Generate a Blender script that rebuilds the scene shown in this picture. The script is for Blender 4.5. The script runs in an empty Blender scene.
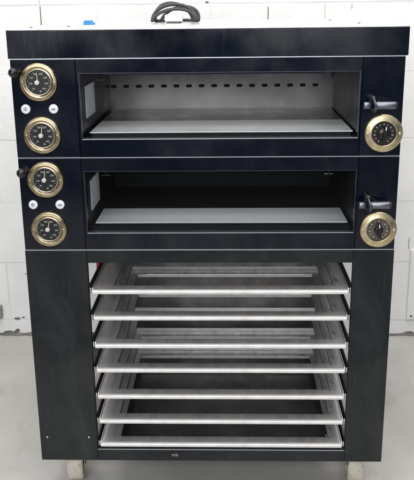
import bpy, bmesh, math, random
from mathutils import Vector, Matrix
random.seed(7)
S = bpy.context.scene
COL = S.collection
PI = math.pi
T = 1.264          # height of the oven's top above the floor

# ------------------------------------------------------------------ camera
cam_d = bpy.data.cameras.new("camera"); cam = bpy.data.objects.new("camera", cam_d); COL.objects.link(cam)
a = Vector((0.99957302, 0.02720778, -0.01065388))
c = Vector((-0.02912977, 0.95643102, -0.29050158)).normalized()
b = a.cross(c).normalized(); b = -b if b.z < 0 else b
a = c.cross(b).normalized()
M = Matrix(((a.x, b.x, -c.x, 0.05256), (a.y, b.y, -c.y, -1.85944), (a.z, b.z, -c.z, T + 0.05636), (0, 0, 0, 1)))
cam.matrix_world = M
cam_d.sensor_fit = 'VERTICAL'; cam_d.sensor_height = 24; cam_d.sensor_width = 20.7
cam_d.lens = 781.54 / 480 * 24
cam_d.clip_start = 0.05; cam_d.clip_end = 100
S.camera = cam

# ------------------------------------------------------------------ world and lamps
w = bpy.data.worlds.new("World"); S.world = w; w.use_nodes = True
w.node_tree.nodes['Background'].inputs[0].default_value = (0.80, 0.88, 1.0, 1)
w.node_tree.nodes['Background'].inputs[1].default_value = 0.19

def area(name, loc, rot, sx, sy, power, col=(1, 0.97, 0.93)):
    l = bpy.data.lights.new(name, 'AREA'); l.shape = 'RECTANGLE'; l.size = sx; l.size_y = sy
    l.energy = power; l.color = col
    o = bpy.data.objects.new(name, l); COL.objects.link(o); o.location = loc; o.rotation_euler = rot
    return o
area('ceiling_lamp', (0.3, -1.3, 3.0), (math.radians(12), 0, 0), 2.8, 1.2, 70)
area('ceiling_lamp', (-0.1, 0.25, 3.1), (math.radians(14), 0, 0), 4.2, 0.8, 56)
area('window_light', (-0.5, -3.3, 2.0), (math.radians(76), 0, math.radians(-6)), 3.0, 1.3, 85, (0.97, 0.98, 1.0))

S.view_settings.view_transform = 'Standard'; S.view_settings.look = 'None'
S.view_settings.gamma = 1; S.view_settings.exposure = -0.1

# ------------------------------------------------------------------ materials
def mat(name, col, rough=0.5, metal=0.0, coat=0.0, noise=0.0, nscale=6, rvar=0.0, bump=0.0, bscale=60,
        col2=None, stretch=(1, 1, 1), spec=0.5, emit=None, es=0, cr=(0.35, 0.7)):
    m = bpy.data.materials.new(name); m.use_nodes = True
    nt = m.node_tree; N = nt.nodes; L = nt.links; p = N['Principled BSDF']
    p.inputs['Base Color'].default_value = (*col, 1); p.inputs['Roughness'].default_value = rough
    p.inputs['Metallic'].default_value = metal; p.inputs['Specular IOR Level'].default_value = spec
    if coat: p.inputs['Coat Weight'].default_value = coat; p.inputs['Coat Roughness'].default_value = 0.12
    if emit: p.inputs['Emission Color'].default_value = (*emit, 1); p.inputs['Emission Strength'].default_value = es
    tc = N.new('ShaderNodeTexCoord'); mp = N.new('ShaderNodeMapping'); mp.inputs['Scale'].default_value = stretch
    L.new(tc.outputs['Object'], mp.inputs[0])
    if col2:
        n = N.new('ShaderNodeTexNoise'); n.inputs['Scale'].default_value = nscale; n.inputs['Detail'].default_value = 8
        n.inputs['Roughness'].default_value = 0.62
        L.new(mp.outputs[0], n.inputs[0])
        r = N.new('ShaderNodeValToRGB'); r.color_ramp.elements[0].position = cr[0]; r.color_ramp.elements[1].position = cr[1]
        r.color_ramp.elements[0].color = (*col, 1); r.color_ramp.elements[1].color = (*col2, 1)
        L.new(n.outputs[0], r.inputs[0]); L.new(r.outputs[0], p.inputs['Base Color'])
    if rvar:
        n = N.new('ShaderNodeTexNoise'); n.inputs['Scale'].default_value = nscale * 1.3; n.inputs['Detail'].default_value = 6
        L.new(mp.outputs[0], n.inputs[0])
        r = N.new('ShaderNodeMapRange'); r.inputs[1].default_value = 0.3; r.inputs[2].default_value = 0.7
        r.inputs[3].default_value = rough - rvar; r.inputs[4].default_value = rough + rvar
        L.new(n.outputs[0], r.inputs[0]); L.new(r.outputs[0], p.inputs['Roughness'])
    if bump:
        n = N.new('ShaderNodeTexNoise'); n.inputs['Scale'].default_value = bscale; n.inputs['Detail'].default_value = 4
        L.new(mp.outputs[0], n.inputs[0])
        bm_ = N.new('ShaderNodeBump'); bm_.inputs['Strength'].default_value = bump; bm_.inputs['Distance'].default_value = 0.004
        L.new(n.outputs[0], bm_.inputs['Height']); L.new(bm_.outputs[0], p.inputs['Normal'])
    return m

def enamel(name, *args, **k):
    # enamel with greasy wiped smears: the gloss and its strength vary in soft uneven streaks, plus fine scuffs
    m = mat(name, *args, **k); nt = m.node_tree; N = nt.nodes; L = nt.links; p = N['Principled BSDF']
    tc = N.new('ShaderNodeTexCoord'); mp = N.new('ShaderNodeMapping'); mp.inputs['Scale'].default_value = (1.6, 1, 0.8); mp.inputs['Rotation'].default_value = (0, 0.5, 0)
    L.new(tc.outputs['Object'], mp.inputs[0])
    n = N.new('ShaderNodeTexNoise'); n.inputs['Scale'].default_value = 4.5; n.inputs['Detail'].default_value = 9; n.inputs['Roughness'].default_value = 0.65; n.inputs['Distortion'].default_value = 0.8
    L.new(mp.outputs[0], n.inputs[0])
    r = N.new('ShaderNodeMapRange'); r.inputs[1].default_value = 0.32; r.inputs[2].default_value = 0.68; r.inputs[3].default_value = 0.20; r.inputs[4].default_value = 0.58
    L.new(n.outputs[0], r.inputs[0])
    mp2 = N.new('ShaderNodeMapping'); mp2.inputs['Scale'].default_value = (60, 1, 2.5); mp2.inputs['Rotation'].default_value = (0, 0.35, 0); L.new(tc.outputs['Object'], mp2.inputs[0])
    n2 = N.new('ShaderNodeTexNoise'); n2.inputs['Scale'].default_value = 3; n2.inputs['Detail'].default_value = 5; L.new(mp2.outputs[0], n2.inputs[0])
    r2 = N.new('ShaderNodeMapRange'); r2.inputs[1].default_value = 0.64; r2.inputs[2].default_value = 0.74; r2.inputs[3].default_value = 0; r2.inputs[4].default_value = 0.25
    L.new(n2.outputs[0], r2.inputs[0])
    ad = N.new('ShaderNodeMath'); L.new(r.outputs[0], ad.inputs[0]); L.new(r2.outputs[0], ad.inputs[1])
    L.new(ad.outputs[0], p.inputs['Specular IOR Level'])
    return m
navy = enamel('navy_enamel', (0.0003, 0.0012, 0.0050), 0.19, 0, 0, rvar=0.11, nscale=5, bump=0.07, bscale=7, col2=(0.0008, 0.0030, 0.0095), spec=0.40)
grey = enamel('graphite_enamel', (0.0018, 0.0042, 0.0065), 0.24, rvar=0.13, nscale=4, bump=0.09, bscale=6, spec=0.44, col2=(0.006, 0.0095, 0.011), stretch=(1, 1, 0.5))
black = mat('black_plastic', (0.006, 0.006, 0.007), 0.3)
blackm = mat('black_steel', (0.008, 0.008, 0.009), 0.5)
steel = mat('brushed_steel', (0.56, 0.56, 0.57), 0.3, 1.0, rvar=0.06, nscale=20, bump=0.06, bscale=40, stretch=(0.3, 1, 12))
trimm = mat('bare_steel_edge', (0.50, 0.52, 0.58), 0.35, 1.0)
trimd = mat('window_trim_steel', (0.16, 0.17, 0.20), 0.35, 1.0)
topm = mat('top_sheet_steel', (0.80, 0.80, 0.80), 0.3, 0.85, rvar=0.08, nscale=12)
traym = mat('tray_steel', (0.60, 0.595, 0.60), 0.25, 0.80, rvar=0.10, nscale=22, bump=0.05, bscale=50, col2=(0.88, 0.875, 0.87), stretch=(1, 0.12, 1))
rimm = mat('tray_rim_steel', (0.76, 0.755, 0.75), 0.5, 0.35, rvar=0.10, nscale=24, col2=(0.62, 0.61, 0.60), bump=0.12, bscale=16)
ovalm = mat('tray_mark', (0.26, 0.255, 0.26), 0.55, 0.5)  # darker grey for the ovals on the right tray flange
brass = mat('brass', (0.44, 0.365, 0.235), 0.28, 1.0, rvar=0.12, nscale=55, cr=(0.4, 0.72), col2=(0.26, 0.20, 0.115), bump=0.03, bscale=90)
brass2 = mat('pale_brass', (0.56, 0.49, 0.31), 0.36, 1.0, rvar=0.08, nscale=60, col2=(0.36, 0.30, 0.17), cr=(0.4, 0.75))
ringm = mat('inner_ring', (0.80, 0.72, 0.62), 0.25, 1.0)
dialm = mat('dial_face', (0.010, 0.010, 0.011), 0.35)
dialg = mat('dial_face_sheen', (0.17, 0.15, 0.12), 0.4, 0.5, noise=1, nscale=120, col2=(0.05, 0.045, 0.04))  # lighter grey puts the reflection on the lower dial into its colour
markm = mat('dial_marks', (0.44, 0.42, 0.38), 0.5)
cream = mat('cream_hub', (0.78, 0.76, 0.70), 0.4)
needlem = mat('needle_yellow', (0.62, 0.55, 0.30), 0.4)
whitebtn = mat('white_button', (0.66, 0.68, 0.74), 0.3)
glyphm = mat('button_symbol', (0.06, 0.06, 0.08), 0.5)
insheet = mat('light_inner_sheet', (0.86, 0.86, 0.86), 0.5)
stone = mat('baking_plate', (0.74, 0.73, 0.71), 0.36, 0.2, rvar=0.08, nscale=18, col2=(0.82, 0.81, 0.80), stretch=(1, 0.4, 1))
darkcav = mat('unlit_chamber_dark', (0.0025, 0.0028, 0.0035), 0.5, spec=0.22)  # near-black colour stands in for the unlit inside of the lower chamber
cavwall = mat('chamber_wall_steel', (0.10, 0.090, 0.088), 0.30, 0.9, rvar=0.10, nscale=3, col2=(0.25, 0.222, 0.215), bump=0.05, bscale=8)
cavside = mat('chamber_side_steel', (0.035, 0.036, 0.05), 0.34, 0.9, rvar=0.06, nscale=9, bump=0.05, bscale=8)
backm = mat('rack_back_steel', (0.12, 0.116, 0.112), 0.28, 0.85, rvar=0.08, nscale=7, col2=(0.24, 0.23, 0.22))
rearm = mat('shaded_plate_steel', (0.20, 0.19, 0.187), 0.28, 0.9, rvar=0.05, nscale=5, col2=(0.25, 0.235, 0.23))  # darker tone paints the light falloff towards the back of the plate
rollm = mat('dull_steel', (0.17, 0.18, 0.21), 0.36, 1.0, rvar=0.06, nscale=30)
slotm = mat('slot_black', (0.004, 0.004, 0.004), 0.7)
lampg = mat('lamp_cover', (0.50, 0.51, 0.54), 0.3, noise=1, nscale=30, col2=(0.40, 0.41, 0.43))
wheelm = mat('cream_wheel', (0.62, 0.58, 0.48), 0.5, nscale=45, col2=(0.30, 0.25, 0.18), cr=(0.52, 0.72), bump=0.3, bscale=80)
rubber = mat('cable_rubber', (0.020, 0.021, 0.026), 0.45)
plugm = mat('plug_grey', (0.66, 0.66, 0.64), 0.5)
bluem = mat('blue_plastic', (0.02, 0.20, 0.60), 0.45)
redm = mat('red_sleeve', (0.55, 0.02, 0.05), 0.5)
hatch = mat('white_cover_plate', (0.82, 0.82, 0.81), 0.6)
dirtm = mat('dirt', (0.10, 0.095, 0.09), 0.8, col2=(0.25, 0.24, 0.22), nscale=40)

def ribbed():
    m = mat('ribbed_plate', (0.62, 0.61, 0.61), 0.42, 0.3); nt = m.node_tree; N = nt.nodes; L = nt.links; p = N['Principled BSDF']
    tc = N.new('ShaderNodeTexCoord'); wv = N.new('ShaderNodeTexWave'); wv.bands_direction = 'X'; wv.inputs['Scale'].default_value = 42
    wv.inputs['Distortion'].default_value = 0.3
    L.new(tc.outputs['Object'], wv.inputs[0])
    bp = N.new('ShaderNodeBump'); bp.inputs['Strength'].default_value = 0.35; bp.inputs['Distance'].default_value = 0.003
    L.new(wv.outputs[1], bp.inputs['Height']); L.new(bp.outputs[0], p.inputs['Normal'])
    return m
ribm = ribbed()

def glass_mat():
    m = bpy.data.materials.new('door_glass'); m.use_nodes = True; nt = m.node_tree; N = nt.nodes; L = nt.links
    N.remove(N['Principled BSDF']); out = N['Material Output']
    t = N.new('ShaderNodeBsdfTransparent'); t.inputs[0].default_value = (0.93, 0.95, 0.96, 1)
    g = N.new('ShaderNodeBsdfGlossy'); g.inputs['Roughness'].default_value = 0.03
    f = N.new('ShaderNodeFresnel'); f.inputs[0].default_value = 1.18
    mx = N.new('ShaderNodeMixShader'); L.new(f.outputs[0], mx.inputs[0]); L.new(t.outputs[0], mx.inputs[1]); L.new(g.outputs[0], mx.inputs[2])
    L.new(mx.outputs[0], out.inputs[0]); return m
glassm = glass_mat()

def wall_mat():
    m = bpy.data.materials.new('white_painted_blocks'); m.use_nodes = True; nt = m.node_tree; N = nt.nodes; L = nt.links; p = N['Principled BSDF']
    p.inputs['Roughness'].default_value = 0.7; p.inputs['Specular IOR Level'].default_value = 0.3
    tc = N.new('ShaderNodeTexCoord'); sep = N.new('ShaderNodeSeparateXYZ'); cmb = N.new('ShaderNodeCombineXYZ')
    L.new(tc.outputs['Object'], sep.inputs[0])
    ax = N.new('ShaderNodeMath'); ax.inputs[1].default_value = 0.645 + 0.84 * 12
    az = N.new('ShaderNodeMath'); az.inputs[1].default_value = -0.069 + 0.5 * 8
    L.new(sep.outputs[0], ax.inputs[0]); L.new(sep.outputs[2], az.inputs[0]); L.new(ax.outputs[0], cmb.inputs[0]); L.new(az.outputs[0], cmb.inputs[1])
    nz = N.new('ShaderNodeTexNoise'); nz.inputs['Scale'].default_value = 7; nz.inputs['Detail'].default_value = 5; L.new(tc.outputs['Object'], nz.inputs[0])
    vm = N.new('ShaderNodeVectorMath'); vm.operation = 'SCALE'; vm.inputs[3].default_value = 0.004; L.new(nz.outputs[1], vm.inputs[0])
    va = N.new('ShaderNodeVectorMath'); L.new(cmb.outputs[0], va.inputs[0]); L.new(vm.outputs[0], va.inputs[1])
    br = N.new('ShaderNodeTexBrick'); br.inputs['Scale'].default_value = 1; br.inputs['Brick Width'].default_value = 0.42; br.inputs['Row Height'].default_value = 0.25
    br.inputs['Mortar Size'].default_value = 0.003; br.inputs['Mortar Smooth'].default_value = 0.25; br.offset = 0.5
    L.new(va.outputs[0], br.inputs[0])
    n2 = N.new('ShaderNodeTexNoise'); n2.inputs['Scale'].default_value = 2.6; n2.inputs['Detail'].default_value = 3; L.new(tc.outputs['Object'], n2.inputs[0])
    mr = N.new('ShaderNodeMapRange'); mr.inputs[1].default_value = 0.42; mr.inputs[2].default_value = 0.6; mr.inputs[3].default_value = 0.03; mr.inputs[4].default_value = 0.42
    L.new(n2.outputs[0], mr.inputs[0])
    mu = N.new('ShaderNodeMath'); mu.operation = 'MULTIPLY'; L.new(br.outputs['Fac'], mu.inputs[0]); L.new(mr.outputs[0], mu.inputs[1])
    base = N.new('ShaderNodeValToRGB'); base.color_ramp.elements[0].color = (0.80, 0.80, 0.79, 1); base.color_ramp.elements[1].color = (0.86, 0.86, 0.855, 1)
    base.color_ramp.elements[0].position = 0.3; base.color_ramp.elements[1].position = 0.65
    n3 = N.new('ShaderNodeTexNoise'); n3.inputs['Scale'].default_value = 9; n3.inputs['Detail'].default_value = 8; L.new(tc.outputs['Object'], n3.inputs[0]); L.new(n3.outputs[0], base.inputs[0])
    mx = N.new('ShaderNodeMix'); mx.data_type = 'RGBA'; L.new(mu.outputs[0], mx.inputs[0]); L.new(base.outputs[0], mx.inputs[6]); mx.inputs[7].default_value = (0.42, 0.42, 0.41, 1)
    L.new(mx.outputs[2], p.inputs['Base Color'])
    n4 = N.new('ShaderNodeTexNoise'); n4.inputs['Scale'].default_value = 55; n4.inputs['Detail'].default_value = 6; L.new(tc.outputs['Object'], n4.inputs[0])
    sb = N.new('ShaderNodeMath'); sb.operation = 'MULTIPLY_ADD'; sb.inputs[1].default_value = -2.0; L.new(br.outputs['Fac'], sb.inputs[0]); L.new(n4.outputs[0], sb.inputs[2])
    bp = N.new('ShaderNodeBump'); bp.inputs['Strength'].default_value = 0.45; bp.inputs['Distance'].default_value = 0.003; L.new(sb.outputs[0], bp.inputs['Height']); L.new(bp.outputs[0], p.inputs['Normal'])
    return m

def floor_mat():
    m = bpy.data.materials.new('grey_painted_concrete'); m.use_nodes = True; nt = m.node_tree; N = nt.nodes; L = nt.links; p = N['Principled BSDF']
    p.inputs['Specular IOR Level'].default_value = 0.45
    tc = N.new('ShaderNodeTexCoord')
    def noise(sc, d=8, st=(1, 1, 1)):
        mp = N.new('ShaderNodeMapping'); mp.inputs['Scale'].default_value = st; L.new(tc.outputs['Object'], mp.inputs[0])
        n = N.new('ShaderNodeTexNoise'); n.inputs['Scale'].default_value = sc; n.inputs['Detail'].default_value = d; n.inputs['Roughness'].default_value = 0.6
        L.new(mp.outputs[0], n.inputs[0]); return n
    n1 = noise(2.2); r = N.new('ShaderNodeValToRGB'); r.color_ramp.elements[0].position = 0.35; r.color_ramp.elements[1].position = 0.68
    r.color_ramp.elements[0].color = (0.46, 0.445, 0.42, 1); r.color_ramp.elements[1].color = (0.57, 0.56, 0.535, 1); L.new(n1.outputs[0], r.inputs[0])
    n2 = noise(14, 10, (1, 0.4, 1)); r2 = N.new('ShaderNodeValToRGB'); r2.color_ramp.elements[0].position = 0.54; r2.color_ramp.elements[1].position = 0.74
    r2.color_ramp.elements[0].color = (0, 0, 0, 1); r2.color_ramp.elements[1].color = (0.5, 0.5, 0.5, 1); L.new(n2.outputs[0], r2.inputs[0])
    mx = N.new('ShaderNodeMix'); mx.data_type = 'RGBA'
    n7 = noise(90, 4); r7 = N.new('ShaderNodeMapRange'); r7.inputs[1].default_value = 0.66; r7.inputs[2].default_value = 0.74; r7.inputs[4].default_value = 0.5; L.new(n7.outputs[0], r7.inputs[0])
    n8 = noise(5, 3, (1, 14, 1)); r8 = N.new('ShaderNodeMapRange'); r8.inputs[1].default_value = 0.68; r8.inputs[2].default_value = 0.72; r8.inputs[4].default_value = 0.35; L.new(n8.outputs[0], r8.inputs[0])
    m7 = N.new('ShaderNodeMath'); m7.operation = 'MAXIMUM'; L.new(r7.outputs[0], m7.inputs[0]); L.new(r8.outputs[0], m7.inputs[1])
    m8 = N.new('ShaderNodeMath'); m8.operation = 'MAXIMUM'; L.new(r2.outputs[0], m8.inputs[0]); L.new(m7.outputs[0], m8.inputs[1])
    L.new(m8.outputs[0], mx.inputs[0]); L.new(r.outputs[0], mx.inputs[6]); mx.inputs[7].default_value = (0.34, 0.32, 0.29, 1)
    L.new(mx.outputs[2], p.inputs['Base Color'])
    mr = N.new('ShaderNodeMapRange'); mr.inputs[3].default_value = 0.28; mr.inputs[4].default_value = 0.5; L.new(n1.outputs[0], mr.inputs[0]); L.new(mr.outputs[0], p.inputs['Roughness'])
    n5 = noise(70, 3); bp = N.new('ShaderNodeBump'); bp.inputs['Strength'].default_value = 0.12; bp.inputs['Distance'].default_value = 0.002; L.new(n5.outputs[0], bp.inputs['Height']); L.new(bp.outputs[0], p.inputs['Normal'])
    return m

# ------------------------------------------------------------------ mesh helpers (all shapes given in world metres)
def box(bm, x0, x1, y0, y1, z0, z1, bev=0.0, seg=2):
    r = bmesh.ops.create_cube(bm, size=1)
    vs = r['verts']
    for v in vs:
        v.co = Vector((x0 + (v.co.x + .5) * (x1 - x0), y0 + (v.co.y + .5) * (y1 - y0), z0 + (v.co.z + .5) * (z1 - z0)))
    if bev:
        es = list({e for v in vs for e in v.link_edges})
        bmesh.ops.bevel(bm, geom=es, offset=bev, segments=seg, profile=0.5, affect='EDGES')

def ring(bm, o, h, y0, y1):
    """rectangular frame in the XZ plane: outer (x0,x1,z0,z1), hole (x0,x1,z0,z1), between y0 and y1"""
    def q(r, y): return [bm.verts.new((x, y, z)) for x, z in ((r[0], r[2]), (r[1], r[2]), (r[1], r[3]), (r[0], r[3]))]
    of, hf, ob, hb = q(o, y0), q(h, y0), q(o, y1), q(h, y1)
    for i in range(4):
        j = (i + 1) % 4
        bm.faces.new((of[i], of[j], hf[j], hf[i])); bm.faces.new((ob[j], ob[i], hb[i], hb[j]))
        bm.faces.new((of[j], of[i], ob[i], ob[j])); bm.faces.new((hf[i], hf[j], hb[j], hb[i]))

def lathe(bm, prof, cx, cy, cz, axis='Y', n=48):
    """prof = (radius, height) pairs; axis 'Y' grows towards the viewer (-Y)"""
    rings = []
    for r, h in prof:
        vs = []
        if r < 1e-6: rings.append([bm.verts.new(pt(0, 0, h, cx, cy, cz, axis))]); continue
        for i in range(n):
            t = 2 * PI * i / n
            vs.append(bm.verts.new(pt(r * math.cos(t), r * math.sin(t), h, cx, cy, cz, axis)))
        rings.append(vs)
    for A, B in zip(rings, rings[1:]):
        for i in range(n):
            j = (i + 1) % n
            if len(A) == 1 and len(B) == 1: continue
            if len(A) == 1: f = bm.faces.new((A[0], B[i], B[j]))
            elif len(B) == 1: f = bm.faces.new((A[i], A[j], B[0]))
            else: f = bm.faces.new((A[i], A[j], B[j], B[i]))
            f.smooth = True
def pt(u, v, h, cx, cy, cz, axis):
    if axis == 'Y': return (cx + u, cy - h, cz + v)
    if axis == 'X': return (cx + h, cy + u, cz + v)
    return (cx + u, cy + v, cz + h)

def tube(bm, pts, r, n=12):
    pts = [Vector(p) for p in pts]; rings = []
    up = Vector((0.13, 0.2, 0.97)).normalized()
    for i, p in enumerate(pts):
        d = (pts[min(i + 1, len(pts) - 1)] - pts[max(i - 1, 0)]).normalized()
        s = d.cross(up)
        s = s.normalized() if s.length > 1e-3 else Vector((0, 1, 0)); u = s.cross(d).normalized()
        rings.append([bm.verts.new(p + r * (math.cos(2 * PI * k / n) * s + math.sin(2 * PI * k / n) * u)) for k in range(n)])
    for A, B in zip(rings, rings[1:]):
        for i in range(n):
            f = bm.faces.new((A[i], A[(i + 1) % n], B[(i + 1) % n], B[i])); f.smooth = True
    bm.faces.new(rings[0]); bm.faces.new(list(reversed(rings[-1])))

WL = {}
def wloc(o): return WL.get(o.name, Vector((0, 0, 0)))
def obj(name, bm, m, parent=None, origin=None, smooth=None):
    bmesh.ops.recalc_face_normals(bm, faces=bm.faces[:])
    cs = [v.co for v in bm.verts]
    lo = Vector((min(v[i] for v in cs) for i in range(3))); hi = Vector((max(v[i] for v in cs) for i in range(3)))
    o0 = Vector(origin) if origin else (lo + hi) / 2
    for v in bm.verts: v.co -= o0
    me = bpy.data.meshes.new(name); bm.to_mesh(me); bm.free(); me.materials.append(m)
    o = bpy.data.objects.new(name, me); COL.objects.link(o); WL[o.name] = o0
    if parent: o.parent = parent; o.location = o0 - wloc(parent)
    else: o.location = o0
    return o
def thing(name, label, cat, loc, group=None):
    o = bpy.data.objects.new(name, None); o.empty_display_size = 0.05; COL.objects.link(o); o.location = loc; WL[o.name] = Vector(loc)
    o['label'] = label; o['category'] = cat
    if group: o['group'] = group
    return o
def NB(): return bmesh.new()
def B1(*args, **k): bm = NB(); box(bm, *args, **k); return bm
def L1(*args, **k): bm = NB(); lathe(bm, *args, **k); return bm
def struct(o): o['kind'] = 'structure'; return o

# ------------------------------------------------------------------ the setting
bm = NB(); box(bm, -5, 5, -6, 1.132, -0.1, 0.0); fl = struct(obj('floor', bm, floor_mat(), origin=(0, 0, 0)))
bm = NB(); box(bm, -5, 5, 1.132, 1.35, -0.1, 3.2); wl = struct(obj('wall', bm, wall_mat(), origin=(0, 0, 0)))
# rough dirty joint where the wall meets the floor
bm = NB(); x = -5.0; prev = None
while x < 5.0:
    h = 0.006 + 0.006 * random.random() + (0.012 if random.random() < 0.07 else 0); d = 0.004 + 0.010 * random.random()
    cur = [bm.verts.new((x, 1.1315, h)), bm.verts.new((x, 1.131 - d, 0.0012)), bm.verts.new((x, 1.1315, 0.0012))]
    if prev:
        for i in range(3): bm.faces.new((prev[i], prev[(i + 1) % 3], cur[(i + 1) % 3], cur[i]))
    prev = cur; x += 0.012 + 0.03 * random.random()
struct(obj('floor_joint', bm, dirtm))
# chipped paint patches on the wall near the floor
def blob(bm, cx, cz, rx, rz, y, th=0.0012, n=14):
    A = []; Bk = []
    for i in range(n):
        t = 2 * PI * i / n; k = 0.6 + 0.6 * random.random()
        A.append(bm.verts.new((cx + rx * k * math.cos(t), y - th, cz + rz * k * math.sin(t))))
        Bk.append(bm.verts.new((cx + rx * 1.1 * k * math.cos(t), y, cz + rz * 1.1 * k * math.sin(t))))
    bm.faces.new(A)
    for i in range(n): bm.faces.new((A[i], A[(i + 1) % n], Bk[(i + 1) % n], Bk[i]))
bm = NB()
for cx, cz, rx, rz in [(-0.83, 0.072, .013, .006), (-0.805, 0.078, .008, .003), (-0.835, 0.018, .010, .009), (-0.86, 0.012, .03, .006),
                       (-0.77, 0.01, .014, .006), (0.79, 0.012, .02, .006), (-0.028, T + 0.058, .006, .004), (-0.78, 0.27, .004, .003), (0.78, 0.62, .008, .0035)]:
    blob(bm, cx, cz, rx, rz, 1.1318)
for cx, z0, z1, ww in [(-0.645, T - 0.035, T + 0.050, 0.0035), (0.195, T - 0.03, T + 0.040, 0.0035), (0.5, T + 0.03, T + 0.045, 0.002), (0.764, 0.37, 0.42, 0.002)]:
    box(bm, cx - ww / 2, cx + ww / 2, 1.1308, 1.1325, z0, z1)
struct(obj('wall_chips', bm, dirtm))

t = thing('wall_cover_plate', 'white flat cover plate low on the wall, right of the oven', 'cover plate', (0.95, 1.125, 0.22))
bm = NB(); box(bm, 0.772, 1.12, 1.118, 1.1325, 0.075, 0.372, bev=0.003); obj('plate', bm, hatch, t)
for sx, sz in ((0.79, 0.09), (1.10, 0.09), (1.10, 0.355)):
    obj('screw', L1([(0.005, 0), (0.0045, 0.002), (0, 0.0025)], sx, 1.118, sz, n=16), dirtm, t)
t = thing('wall_socket', 'small grey box low on the white wall, left of the oven', 'wall box', (-0.925, 1.12, 0.11))
bm = NB(); box(bm, -0.965, -0.888, 1.10, 1.1325, 0.082, 0.135, bev=0.004); obj('box_body', bm, mat('box_grey', (0.25, 0.25, 0.25), 0.5), t)
bm = NB(); box(bm, -0.955, -0.898, 1.096, 1.1015, 0.09, 0.127, bev=0.002); obj('box_lid', bm, mat('lid_grey', (0.33, 0.33, 0.33), 0.5), t)

# ------------------------------------------------------------------ the oven
oven = thing('deck_oven', 'navy black two-deck baking oven with brass dials on a wheeled stand with tray rack', 'oven', (0, 0.4, 0))
XL, XR = -0.4635, 0.4615
D = 0.80
# hood
bm = NB(); box(bm, -0.465, 0.465, -0.002, D, T - 0.0645, T, bev=0.0016); hood = obj('hood', bm, navy, oven)
bm = NB(); box(bm, -0.463, 0.463, 0.0025, D - 0.003, T - 0.0008, T + 0.0022, bev=0.0008, seg=1); obj('top_sheet', bm, topm, hood)
for sx, sy in ((-0.43, 0.10), (-0.35, 0.16), (0.38, 0.20), (0.35, 0.55)):
    obj('bolt', L1([(0.004, 0), (0.004, 0.002), (0.003, 0.003), (0, 0.003)], sx, sy, T + 0.002, 'Z', n=6), dirtm, hood)
# bright bare edges between the modules
for z in (T - 0.0655, T - 0.2995, T - 0.5335):
    obj('trim_strip', B1(XL + 0.002, XR - 0.002, -0.0012, 0.03, z - 0.0011, z + 0.0011), trimm, oven)
# outer shell
for s, nm in ((-1, 'side_panel'), (1, 'side_panel')):
    xa, xb = (XL, XL + 0.004) if s < 0 else (XR - 0.004, XR)
    obj(nm, B1(xa, xb, 0.031, D - 0.004, T - 0.562, T - 0.067, bev=0.001, seg=1), grey, oven)
obj('rear_panel', B1(XL + 0.005, XR - 0.005, D - 0.008, D - 0.004, T - 0.56, T - 0.067), grey, oven)
obj('underside_sheet', B1(XL + 0.005, XR - 0.005, 0.032, D - 0.009, T - 0.560, T - 0.556), backm, oven)

def text(bm, txt, x, y, z, size):
    cu = bpy.data.curves.new('t', 'FONT'); cu.body = txt; cu.size = size; cu.align_x = 'CENTER'; cu.align_y = 'CENTER'; cu.resolution_u = 2; cu.offset = size * 0.02
    to = bpy.data.objects.new('t', cu); me = bpy.data.meshes.new_from_object(to)
    n0 = len(bm.verts); bm.from_mesh(me); bm.verts.ensure_lookup_table()
    for v in bm.verts[n0:]: v.co = Vector((x + v.co.x, y, z + v.co.y))
    bpy.data.objects.remove(to); bpy.data.curves.remove(cu); bpy.data.meshes.remove(me)

def disc_y(bm, cx, cz, r, y, n=16): lathe(bm, [(r, 0), (r, 0.0006), (0, 0.0006)], cx, y, cz, n=n)

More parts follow.
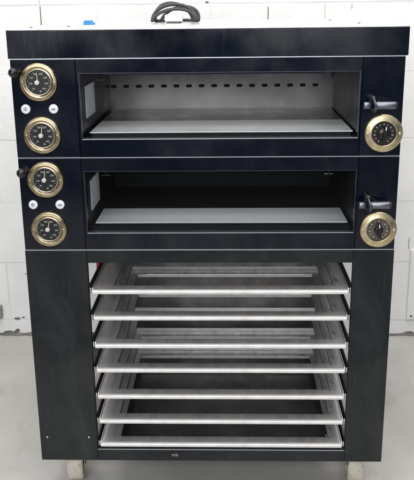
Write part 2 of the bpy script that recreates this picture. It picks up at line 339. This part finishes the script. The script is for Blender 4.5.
def gauge(cx, cz, ang, label):
    g = obj('temperature_gauge', L1([(0.0450, -0.001), (0.0450, 0.0035), (0.0435, 0.0065), (0.0405, 0.0075), (0.0385, 0.0068), (0.0375, 0.0078),
                            (0.0345, 0.0072), (0.0318, 0.0045), (0.0305, 0.0042)], cx, 0, cz, n=64), brass, oven)
    g['label'] = label
    obj('inner_ring', L1([(0.0312, 0.003), (0.0308, 0.0062), (0.0296, 0.0066), (0.0286, 0.0050), (0.0284, 0.0016)], cx, 0, cz, n=64), ringm, g)
    obj('dial', L1([(0.0290, 0.0014), (0, 0.0014)], cx, 0, cz, n=48), dialm, g)
    bm = NB()
    for k in range(21):                                   # scale ticks
        t_ = math.radians(230 - 14 * k); long = k % 2 == 0
        r0, r1, hw = (0.0240, 0.0268, 0.00045) if long else (0.0253, 0.0268, 0.0003)
        d = Vector((math.cos(t_), 0, math.sin(t_))); n_ = Vector((-d.z, 0, d.x)); ce = Vector((cx, -0.0020, cz))
        bm.faces.new([bm.verts.new(ce + d * r + n_ * s) for r, s in ((r0, -hw), (r1, -hw), (r1, hw), (r0, hw))])
    for k, txt in enumerate(('50', '100', '150', '200', '250', '300', '350', '400')):
        t_ = math.radians(230 - 40 * k)
        text(bm, txt, cx + 0.0190 * math.cos(t_), -0.0020, cz + 0.0198 * math.sin(t_), 0.0058)
    lathe(bm, [(0.0024, 0.0020), (0.0012, 0.0020)], cx + 0.004, 0, cz - 0.0215, n=12)
    obj('scale', bm, markm, g)
    t_ = math.radians(ang); d = Vector((math.cos(t_), 0, math.sin(t_))); n_ = Vector((-d.z, 0, d.x)); ce = Vector((cx - 0.002, -0.0042, cz))
    bm = NB(); A = [ce + d * -0.006 + n_ * 0.0014, ce + d * -0.006 - n_ * 0.0014, ce + d * 0.020 - n_ * 0.0008, ce + d * 0.0225, ce + d * 0.020 + n_ * 0.0008]
    f0 = [bm.verts.new(p) for p in A]; f1 = [bm.verts.new(p + Vector((0, 0.0008, 0))) for p in A]
    bm.faces.new(f0); bm.faces.new(f1[::-1])
    for i in range(5): bm.faces.new((f0[i], f0[(i + 1) % 5], f1[(i + 1) % 5], f1[i]))
    obj('needle', bm, needlem, g)
    obj('hub', L1([(0.0056, 0.0016), (0.0056, 0.0070), (0.0049, 0.0080), (0, 0.0082)], cx - 0.003, 0, cz - 0.001, n=24), cream, g)
    obj('glass', L1([(0.0284, 0.0090), (0, 0.0094)], cx, 0, cz, n=40), glassm, g)
    for s in (-1, 1):
        obj('screw', L1([(0.0026, 0.0065), (0.0026, 0.0088), (0.0018, 0.0095), (0, 0.0096)], cx + s * 0.0368, 0, cz, n=14), brass2, g)
    return g

def timer(cx, cz, sheened, ang, label):
    g = obj('timer_dial', L1([(0.0455, -0.001), (0.0455, 0.0030), (0.0440, 0.0058), (0.0420, 0.0064), (0.0330, 0.0068), (0.0305, 0.0085), (0.0285, 0.0080), (0.0275, 0.0030)],
                     cx, 0, cz, n=64), brass2, oven)
    g['label'] = label
    obj('dial', L1([(0.0278, 0.0022), (0, 0.0022)], cx, 0, cz, n=48), dialg if sheened else dialm, g)
    bm = NB()
    for k in range(13):
        t_ = math.radians(240 - 25 * k); d = Vector((math.cos(t_), 0, math.sin(t_))); n_ = Vector((-d.z, 0, d.x)); ce = Vector((cx, -0.0028, cz))
        hw = 0.0011 if k % 2 == 0 else 0.0006
        vs = [bm.verts.new(ce + d * r + n_ * s) for r, s in ((0.0195, -hw), (0.0235, -hw), (0.0235, hw), (0.0195, hw))]; bm.faces.new(vs)
    obj('scale', bm, markm, g)
    bm = NB()
    kr = 0.0105 if sheened else 0.0150
    lathe(bm, [(kr, 0.0024), (kr * .97, 0.012), (kr * .88, 0.0135), (0, 0.0138)], cx, 0, cz, n=36)
    k = obj('knob', bm, black, g)
    bm = NB(); t_ = math.radians(ang); d = Vector((math.cos(t_), 0, math.sin(t_))); n_ = Vector((-d.z, 0, d.x))
    def slab(bm, r0, r1, w0, w1, h0, h1):
        P = [(r0, -w0), (r1, -w1), (r1, w1), (r0, w0)]
        f = [bm.verts.new(Vector((cx, -h1, cz)) + d * r + n_ * s * 0.85) for r, s in P]; bk = [bm.verts.new(Vector((cx, -h0, cz)) + d * r + n_ * s) for r, s in P]
        bm.faces.new(f); bm.faces.new(bk[::-1])
        for i in range(4): bm.faces.new((f[i], f[(i + 1) % 4], bk[(i + 1) % 4], bk[i]))
    slab(bm, -0.017, 0.019, 0.0048, 0.0042, 0.0125, 0.0240)
    gr = obj('grip', bm, black, g)
    bm = NB(); slab(bm, 0.010, 0.0185, 0.0011, 0.0011, 0.0238, 0.0246); obj('pointer', bm, cream, g)
    for s in (-1, 1):
        obj('screw', L1([(0.0032, 0.006), (0.0030, 0.0078), (0, 0.0085)], cx + s * 0.0375, 0, cz, n=14), ringm, g)
    return g

def button(cx, cz, kind, label):
    g = obj('indicator_button', L1([(0.0112, -0.001), (0.0112, 0.0025), (0.0100, 0.0042), (0.0088, 0.0046), (0, 0.0050)], cx, 0, cz, n=32), whitebtn, oven)
    g['label'] = label
    bm = NB(); y = -0.0053
    if kind == 'lamp':
        lathe(bm, [(0.0042, 0.0053), (0.0032, 0.0053)], cx, 0, cz + 0.0005, n=20)
        box(bm, cx - 0.0007, cx + 0.0007, y - 0.0002, y + 0.0002, cz - 0.0025, cz + 0.003)
    else:
        for dx, hh in ((-0.0022, 0.0036), (0.0024, 0.0046)):
            vs = [bm.verts.new((cx + dx - 0.0024, y, cz - 0.0022)), bm.verts.new((cx + dx + 0.0024, y, cz - 0.0022)), bm.verts.new((cx + dx, y, cz - 0.0022 + hh * 1.4))]; bm.faces.new(vs)
    obj('symbol', bm, glyphm, g)

def lever(cz, label):
    bm = NB(); lathe(bm, [(0.0085, 0), (0.0085, 0.026), (0, 0.026)], 0.386, 0, cz + 0.012, n=24)       # black boss
    g = obj('door_lever', bm, black, oven); g['label'] = label
    obj('roller', L1([(0, 0), (0.0085, 0), (0.0094, 0.001), (0.0094, 0.0445), (0.0086, 0.046), (0, 0.046)], 0.389, -0.034, cz, 'X', n=28), rollm, g)
    obj('roller_tip', L1([(0, 0), (0.0080, 0), (0.0088, 0.001), (0.0088, 0.0175), (0, 0.0175)], 0.362, -0.034, cz, 'X', n=28), rollm, g)
    bm = NB()
    for i in range(28):
        pass
    lathe(bm, [(0.0095, 0), (0.0180, 0), (0.0190, 0.0010), (0.0190, 0.0026), (0.0180, 0.0036), (0.0095, 0.0036)], 0, 0, 0, 'X', n=40)
    bmesh.ops.rotate(bm, verts=bm.verts[:], cent=(0, 0, 0), matrix=Matrix.Rotation(math.radians(-10), 3, 'Y') @ Matrix.Rotation(math.radians(14), 3, 'Z'))
    for v in bm.verts: v.co += Vector((0.3815, -0.034, cz + 0.001))
    obj('collar', bm, rollm, g)
    obj('end_cap', L1([(0, 0), (0.0080, 0), (0.0082, 0.003), (0.006, 0.0042), (0, 0.0042)], 0.4352, -0.034, cz, 'X', n=24), black, g)
    obj('stem', L1([(0.006, 0), (0.006, 0.034), (0, 0.034)], 0.405, 0, cz, n=16), black, g)

def side_knob(cz, label):
    bm = NB(); lathe(bm, [(0.0085, -0.001), (0.0080, 0.006), (0.0050, 0.009), (0.0045, 0.036), (0.005, 0.040)], -0.4425, 0, cz, n=20)
    g = obj('damper_knob', bm, black, oven); g['label'] = label
    r = 0.0115
    obj('ball', L1([(r * math.sin(PI * i / 14), 0.048 - r * math.cos(PI * i / 14)) for i in range(15)], -0.4425, 0, cz, n=28), black, g)

decks = [('upper', 0.0, True), ('lower', -0.2345, False)]
for nm, dz, upper in decks:
    zt, zb = T - 0.0670 + dz, T - 0.2980 + dz
    wz1, wz0 = T - 0.0985 + dz, T - 0.2560 + dz
    wx0, wx1 = -0.3015, 0.3580
    cp = obj('control_panel', B1(XL + 0.002, -0.3085, 0.0, 0.030, zb, zt, bev=0.0012), navy, oven)
    cp['label'] = nm + ' left control panel with two brass gauges'
    lp = obj('lever_panel', B1(0.3625, XR - 0.002, 0.0, 0.030, zb, zt, bev=0.0012), navy, oven)
    lp['label'] = nm + ' right panel with steel lever and timer dial'
    bm = NB(); ring(bm, (-0.3072, 0.3612, zb, zt), (wx0, wx1, wz0, wz1), 0.0, 0.026)
    door = obj('door', bm, navy, oven); door['label'] = nm + ' oven door with wide window'
    bm = NB(); ring(bm, (wx0 + 0.0002, wx1 - 0.0002, wz0 + 0.0002, wz1 - 0.0002), (wx0 + 0.0008, wx1 - 0.0009, wz0 + 0.0021, wz1 - 0.0008), -0.0012, 0.012)
    obj('window_trim', bm, trimd, door)
    obj('sill_strip', B1(wx0 + 0.001, wx1 - 0.001, -0.0022, -0.0013, wz0 + 0.0001, wz0 + 0.0022), trimm, door)
    obj('glass', B1(wx0 + 0.002, wx1 - 0.002, 0.009, 0.0125, wz0 + 0.0025, wz1 - 0.0015), glassm, door)
    # the chamber, a box open to the front
    cx0, cx1, cy0, cy1 = wx0 + 0.001, wx1 - 0.001, 0.027, 0.48
    fz, cz1 = T - 0.2510 + dz, T - 0.0975 + dz
    bm = NB(); t_ = 0.003
    box(bm, cx0 - t_, cx0, cy0, cy1, fz - 0.012, cz1 + t_)
    box(bm, cx1, cx1 + t_, cy0, cy1, fz - 0.012, cz1 + t_)
    box(bm, cx0, cx1, cy0, cy1, cz1, cz1 + t_)
    box(bm, cx0, cx1, cy0, cy1, fz - 0.012, fz - 0.009)
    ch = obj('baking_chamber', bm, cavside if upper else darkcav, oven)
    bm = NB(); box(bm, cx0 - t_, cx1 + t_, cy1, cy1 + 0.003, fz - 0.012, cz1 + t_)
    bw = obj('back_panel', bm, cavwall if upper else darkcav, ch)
    for k in range(17):
        sx = -0.290 + 0.0372 * k
        if sx > cx1 - 0.02: break
        bm = NB(); lathe(bm, [(0.0046, 0), (0.0046, 0.0008), (0, 0.0008)], 0, cy1, T - 0.178 + dz, n=20)
        for v in bm.verts: v.co.x += sx + (0.0042 if v.co.x > 0 else -0.0042)
        obj('vent_slot', bm, slotm, ch)
    if upper:
        obj('baking_plate', B1(cx0 + 0.010, cx1 - 0.005, 0.044, 0.235, fz + 0.0030, fz + 0.0065, bev=0.001), stone, ch)
        obj('shaded_rear_plate', B1(cx0 + 0.010, cx1 - 0.005, 0.2358, cy1 - 0.001, fz + 0.0030, fz + 0.0065, bev=0.001), rearm, ch)  # back part of the plate, shade put into its darker colour
        obj('plate_support', B1(cx0 + 0.014, cx1 - 0.009, 0.052, cy1 - 0.002, fz - 0.0085, fz + 0.0025), slotm, ch)
    else:
        obj('ribbed_plate', B1(cx0 + 0.013, cx1 - 0.009, 0.040, 0.180, fz + 0.0090, fz + 0.0125, bev=0.001), ribm, ch)
        obj('plate_support', B1(cx0 + 0.020, cx1 - 0.016, 0.050, 0.176, fz + 0.0036, fz + 0.0088), slotm, ch)
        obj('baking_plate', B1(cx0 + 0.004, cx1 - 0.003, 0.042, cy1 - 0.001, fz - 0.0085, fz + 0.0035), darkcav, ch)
    obj('lamp_cover', B1(cx0 + 0.0005, cx0 + 0.004, 0.058, 0.180, T - 0.213 + dz, T - 0.135 + dz, bev=0.001), lampg, ch)
    obj('top_strip', B1(-0.262, 0.285, 0.058, 0.0605, cz1 - 0.011, cz1 - 0.0005), cavside if upper else steel, ch)
    for bx in (-0.257, 0.298):
        bm = NB(); lathe(bm, [(0.003, 0), (0.003, 0.016), (0.0045, 0.017), (0.0045, 0.020), (0, 0.021)], bx, 0.050, cz1 - 0.022, 'Z', n=12)
        box(bm, bx - 0.011, bx + 0.011, 0.046, 0.053, cz1 - 0.0225, cz1 - 0.0205)
        obj('bracket', bm, cavside, ch)
    names = [('topmost', 'second'), ('third', 'lowest')][0 if upper else 1]
    gauge(-0.397, T - 0.1185 + dz, 91 if upper else 86, names[0] + ' brass temperature gauge on the left')
    gauge(-0.397, T - 0.2440 + dz, 82 if upper else 78, names[1] + ' brass temperature gauge on the left')
    button(-0.432, T - 0.1815 + dz, 'lamp', nm + ' left white button')
    button(-0.3655, T - 0.1815 + dz, 'heat', nm + ' right white button with twin peaks symbol')
    side_knob(T - 0.0925 + dz, nm + ' black ball knob')
    lever(T - 0.1745 + dz - (0.003 if not upper else 0), nm + ' steel roller door lever')
    timer(0.4175, T - 0.2445 + dz - (0.003 if not upper else 0), not upper, 84 if upper else 95, nm + (' timer dial with black face' if upper else ' timer dial with grey face, sheen painted in'))

# fill lights added inside the two chambers to brighten the plates, behind the door heads
area('chamber_fill', (0.03, 0.085, T - 0.101), (math.radians(18), 0, 0), 0.56, 0.03, 0.32, (1, 0.96, 0.93))
area('chamber_fill', (0.03, 0.085, T - 0.3355), (math.radians(5), 0, 0), 0.56, 0.03, 0.30, (0.97, 0.98, 1))

# ---- the stand with the tray rack
zt = T - 0.5350; zb = T - 1.1365
obj('front_panel', B1(XL + 0.001, -0.3075, 0.0, 0.020, zb, zt, bev=0.0012), grey, oven)['label'] = 'wide graphite panel left of the trays'
obj('front_panel', B1(0.3605, XR - 0.001, 0.0, 0.020, zb, zt, bev=0.0012), grey, oven)['label'] = 'narrow graphite panel right of the trays'
obj('top_beam', B1(-0.3070, 0.3600, 0.0, 0.030, T - 0.5685, zt, bev=0.001), grey, oven)
bb = obj('bottom_beam', B1(-0.3070, 0.3600, 0.0, 0.030, zb, T - 1.1030, bev=0.001), grey, oven)
bm = NB(); blob(bm, -0.094, T - 1.119, 0.006, 0.0045, -0.0001, th=0.0005); box(bm, -0.106, -0.100, -0.0006, 0.0, T - 1.123, T - 1.116)
obj('worn_sticker', bm, mat('worn_sticker', (0.20, 0.175, 0.14), 0.6, nscale=200, col2=(0.08, 0.07, 0.06)), bb)
obj('edge_strip', B1(-0.3065, 0.3595, -0.0008, 0.02, T - 1.1028, T - 1.1008), trimm, bb)
obj('rear_beam', B1(XL + 0.006, XR - 0.006, D - 0.034, D - 0.006, zb + 0.001, T - 1.105), grey, oven)
for s in (-1, 1):
    xa = -0.3125 if s < 0 else 0.3622
    for ya, yb in ((0.675, 0.695),): obj('upright', B1(xa, xa + 0.004, ya, yb, T - 1.131, T - 0.562), blackm, oven)
    xa, xb = (-0.352, -0.3255) if s < 0 else (0.3755, 0.402)
    obj('rear_post', B1(xa, xb, D - 0.034, D - 0.006, T - 1.104, T - 0.562), grey, oven)
    xa, xb = (XL + 0.008, XL + 0.046) if s < 0 else (XR - 0.046, XR - 0.008)
    obj('bottom_rail', B1(xa, xb, 0.036, D - 0.036, zb + 0.001, T - 1.131), grey, oven)
obj('base_plate', B1(-0.330, 0.380, 0.036, D - 0.036, T - 1.1300, T - 1.1270), backm, oven)
for sx, sz in ((-0.443, T - 1.066), (-0.330, T - 1.066)):
    obj('rivet', L1([(0.0032, 0), (0.003, 0.0012), (0.0015, 0.002), (0, 0.0021)], sx, 0.0, sz, n=14), steel, oven)
obj('red_sleeve', B1(-0.404, -0.388, 0.66, 0.68, T - 0.83, T - 0.65, bev=0.004), redm, oven)
obj('rack_back', B1(-0.325, 0.375, D - 0.012, D - 0.009, T - 1.104, T - 0.562), backm, oven)

TZ = [-0.6435, -0.7175, -0.7935, -0.8655, -0.9415, -1.0160, -1.0855]
TX0, TX1 = -0.3010, 0.3545
for z in TZ:
    z += T
    for s in (-1, 1):
        bm = NB()
        if s < 0: box(bm, -0.3085, -0.3060, 0.0205, 0.70, z - 0.013, z + 0.012); box(bm, -0.3060, -0.2960, 0.0205, 0.70, z - 0.013, z - 0.0112)
        else: box(bm, 0.3595, 0.3620, 0.0205, 0.70, z - 0.013, z + 0.012); box(bm, 0.3495, 0.3595, 0.0205, 0.70, z - 0.013, z - 0.0112)
        r = obj('runner', bm, blackm, oven)
        sx = -0.3038 if s < 0 else 0.3572
        obj('stop_pin', L1([(0, 0), (0.0022, 0), (0.0026, 0.002), (0.0026, 0.012), (0.0020, 0.0135), (0, 0.014)], sx, 0.006, z - 0.007, 'Z', n=14), steel, r)

def caster(cx, cy, rot, label):
    bm = NB(); box(bm, cx - 0.035, cx + 0.035, cy - 0.035, cy + 0.035, zb - 0.005, zb + 0.0005, bev=0.001)
    g = obj('caster', bm, steel, oven); g['label'] = label
    R_ = 0.050
    Mx = Matrix.Rotation(rot, 3, 'Z')
    def place(bm):
        for v in bm.verts: v.co = Mx @ v.co + Vector((cx, cy, 0))
        return bm
    bm = NB(); prof = [(0.030, -0.0225), (0.044, -0.0225), (0.0485, -0.0195), (R_, -0.012), (R_, 0.012), (0.0485, 0.0195), (0.044, 0.0225), (0.030, 0.0225), (0.028, 0.012), (0, 0.012)]
    lathe(bm, prof, 0, 0, 0.0505, 'X', n=40); lathe(bm, [(0.030, -0.0225), (0.028, -0.012), (0, -0.012)], 0, 0, 0.0505, 'X', n=40)
    obj('wheel', place(bm), wheelm, g)
    bm = NB(); lathe(bm, [(0, -0.0265), (0.006, -0.0265), (0.006, 0.0265), (0, 0.0265)], 0, 0, 0.0505, 'X', n=16); obj('axle', place(bm), blackm, g)
    bm = NB()
    for s in (-1, 1): box(bm, s * 0.0250 - 0.0010, s * 0.0250 + 0.0010, -0.016, 0.016, 0.038, 0.108)
    box(bm, -0.0260, 0.0260, -0.018, 0.018, 0.1082, 0.1110)
    lathe(bm, [(0.020, 0.1112), (0.026, 0.115), (0.026, zb - 0.0052)], 0, 0, 0, 'Z', n=28)
    obj('fork', place(bm), steel, g)
caster(-0.393, 0.112, math.radians(4), 'front left cream wheel'); caster(0.410, 0.112, math.radians(-6), 'front right cream wheel')
caster(-0.385, 0.715, math.radians(15), 'rear left cream wheel'); caster(0.400, 0.715, math.radians(-12), 'rear right cream wheel')

# ------------------------------------------------------------------ seven open-frame trays, each a thing of its own
def tray_proto():
    z = T + TZ[0]; y0, y1 = 0.0, 0.600
    t = thing('tray', '', 'tray', ((TX0 + TX1) / 2, y0, z), 'steel frame trays in the rack')
    hx0, hx1, hy0, hy1 = TX0 + 0.052, TX1 - 0.034, y0 + 0.040, y1 - 0.045
    # flat frame with the open middle
    bm = NB()
    def q(r, zz): return [bm.verts.new((x, y, zz)) for x, y in ((r[0], r[2]), (r[1], r[2]), (r[1], r[3]), (r[0], r[3]))]
    o, h = (TX0, TX1, y0 + 0.002, y1), (hx0, hx1, hy0, hy1)
    of, hf, ob, hb = q(o, z), q(h, z), q(o, z - 0.0015), q(h, z - 0.0015)
    for i in range(4):
        j = (i + 1) % 4
        bm.faces.new((of[i], of[j], hf[j], hf[i])); bm.faces.new((ob[j], ob[i], hb[i], hb[j]))
        bm.faces.new((of[j], of[i], ob[i], ob[j])); bm.faces.new((hf[i], hf[j], hb[j], hb[i]))
    obj('frame', bm, traym, t)
    bm = NB(); box(bm, TX0 + 0.001, TX1 - 0.001, y0 - 0.0015, y0 + 0.012, z - 0.0095, z + 0.0012, bev=0.0040, seg=4); obj('front_lip', bm, rimm, t)
    bm = NB(); box(bm, hx0 - 0.002, hx0, hy0, hy1, z - 0.009, z - 0.0017); box(bm, hx1, hx1 + 0.002, hy0, hy1, z - 0.009, z - 0.0017); box(bm, hx0, hx1, hy0 - 0.002, hy0, z - 0.009, z - 0.0017); obj('inner_lip', bm, blackm, t)
    bm = NB(); box(bm, TX0 + 0.001, TX1 - 0.001, y1 - 0.004, y1, z + 0.0002, z + 0.012, bev=0.001); box(bm, hx0, hx1, hy1, hy1 + 0.003, z - 0.010, z - 0.0017)
    obj('rear_lip', bm, rimm, t)
    for x0, x1 in ((TX0, TX0 + 0.0022), (TX1 - 0.0022, TX1)):
        obj('side_lip', B1(x0, x1, y0 + 0.013, y1 - 0.005, z + 0.0002, z + 0.0035), traym, t)
    for k, (mx, my) in enumerate(((0.318, 0.045), (0.330, 0.085))):
        bm = NB(); lathe(bm, [(0.0055, 0.0003), (0, 0.0003)], 0, 0, 0, 'Z', n=18)
        for v in bm.verts: v.co = Vector((mx + v.co.x * 0.9 - v.co.y * 0.6, my + v.co.y * 1.9, z + v.co.z + 0.0002))
        obj('dark_mark', bm, ovalm, t)
    return t
labels = ['topmost steel frame tray in the rack, just under the lower oven deck',
          'second steel frame tray from the top of the rack',
          'third steel frame tray from the top of the rack',
          'middle steel frame tray, fourth of the seven in the rack',
          'third steel frame tray from the bottom of the rack',
          'second steel frame tray from the bottom of the rack',
          'lowest steel frame tray, resting just above the bottom beam']
proto = tray_proto()
for i, z in enumerate(TZ):
    if i == 0: o = proto
    else:
        o = proto.copy(); COL.objects.link(o)
        for chd in list(proto.children):
            c2 = chd.copy(); COL.objects.link(c2); c2.parent = o
    o.location = Vector(((TX0 + TX1) / 2, 0.0 + (0, .004, -.001, .003, .001, .002, 0)[i], T + z))
    o['label'] = labels[i]

# ------------------------------------------------------------------ things lying on top
cb = thing('power_cable', 'black power cable coiled on top of the oven against the white wall', 'cable', (-0.10, 0.45, T + 0.002))
def arc(x0, x1, h, y, dy, lean=0.0, n=36):
    return [(x0 + (x1 - x0) * (1 - math.cos(PI * i / n)) / 2 + lean * math.sin(PI * i / n), y + dy * math.sin(PI * i / n), T + 0.0065 + h * math.sin(PI * i / n) ** 0.9) for i in range(n + 1)]
bm = NB()
tube(bm, arc(-0.166, -0.040, 0.046, 0.44, 0.02), 0.0047)
tube(bm, arc(-0.157, -0.050, 0.050, 0.45, 0.03, -0.012), 0.0047)
tube(bm, arc(-0.165, -0.046, 0.034, 0.425, 0.01, 0.010), 0.0047)
tube(bm, arc(-0.142, -0.036, 0.040, 0.46, 0.02, 0.012), 0.0047)
tube(bm, [(-0.157 + 0.12 * i / 30, 0.455 + 0.09 * math.sin(PI * i / 30), T + 0.0078) for i in range(31)], 0.0047)
obj('cable_coil', bm, rubber, cb)
bm = NB(); box(bm, -0.128, -0.078, 0.405, 0.435, T + 0.006, T + 0.026, bev=0.004); p = obj('plug', bm, plugm, cb)
bm = NB(); box(bm, -0.122, -0.082, 0.4035, 0.437, T + 0.0025, T + 0.0062, bev=0.001); obj('plug_base', bm, black, p)

cl = thing('blue_clip', 'small bright blue plastic clip lying on top of the oven, left of the cable', 'clip', (-0.33, 0.36, T + 0.002))
bm = NB(); box(bm, -0.348, -0.316, 0.352, 0.366, T + 0.0022, T + 0.0085, bev=0.002); obj('clip_body', bm, bluem, cl)
bm = NB(); box(bm, -0.346, -0.322, 0.354, 0.362, T + 0.0085, T + 0.0135, bev=0.0015); obj('clip_tab', bm, bluem, cl)
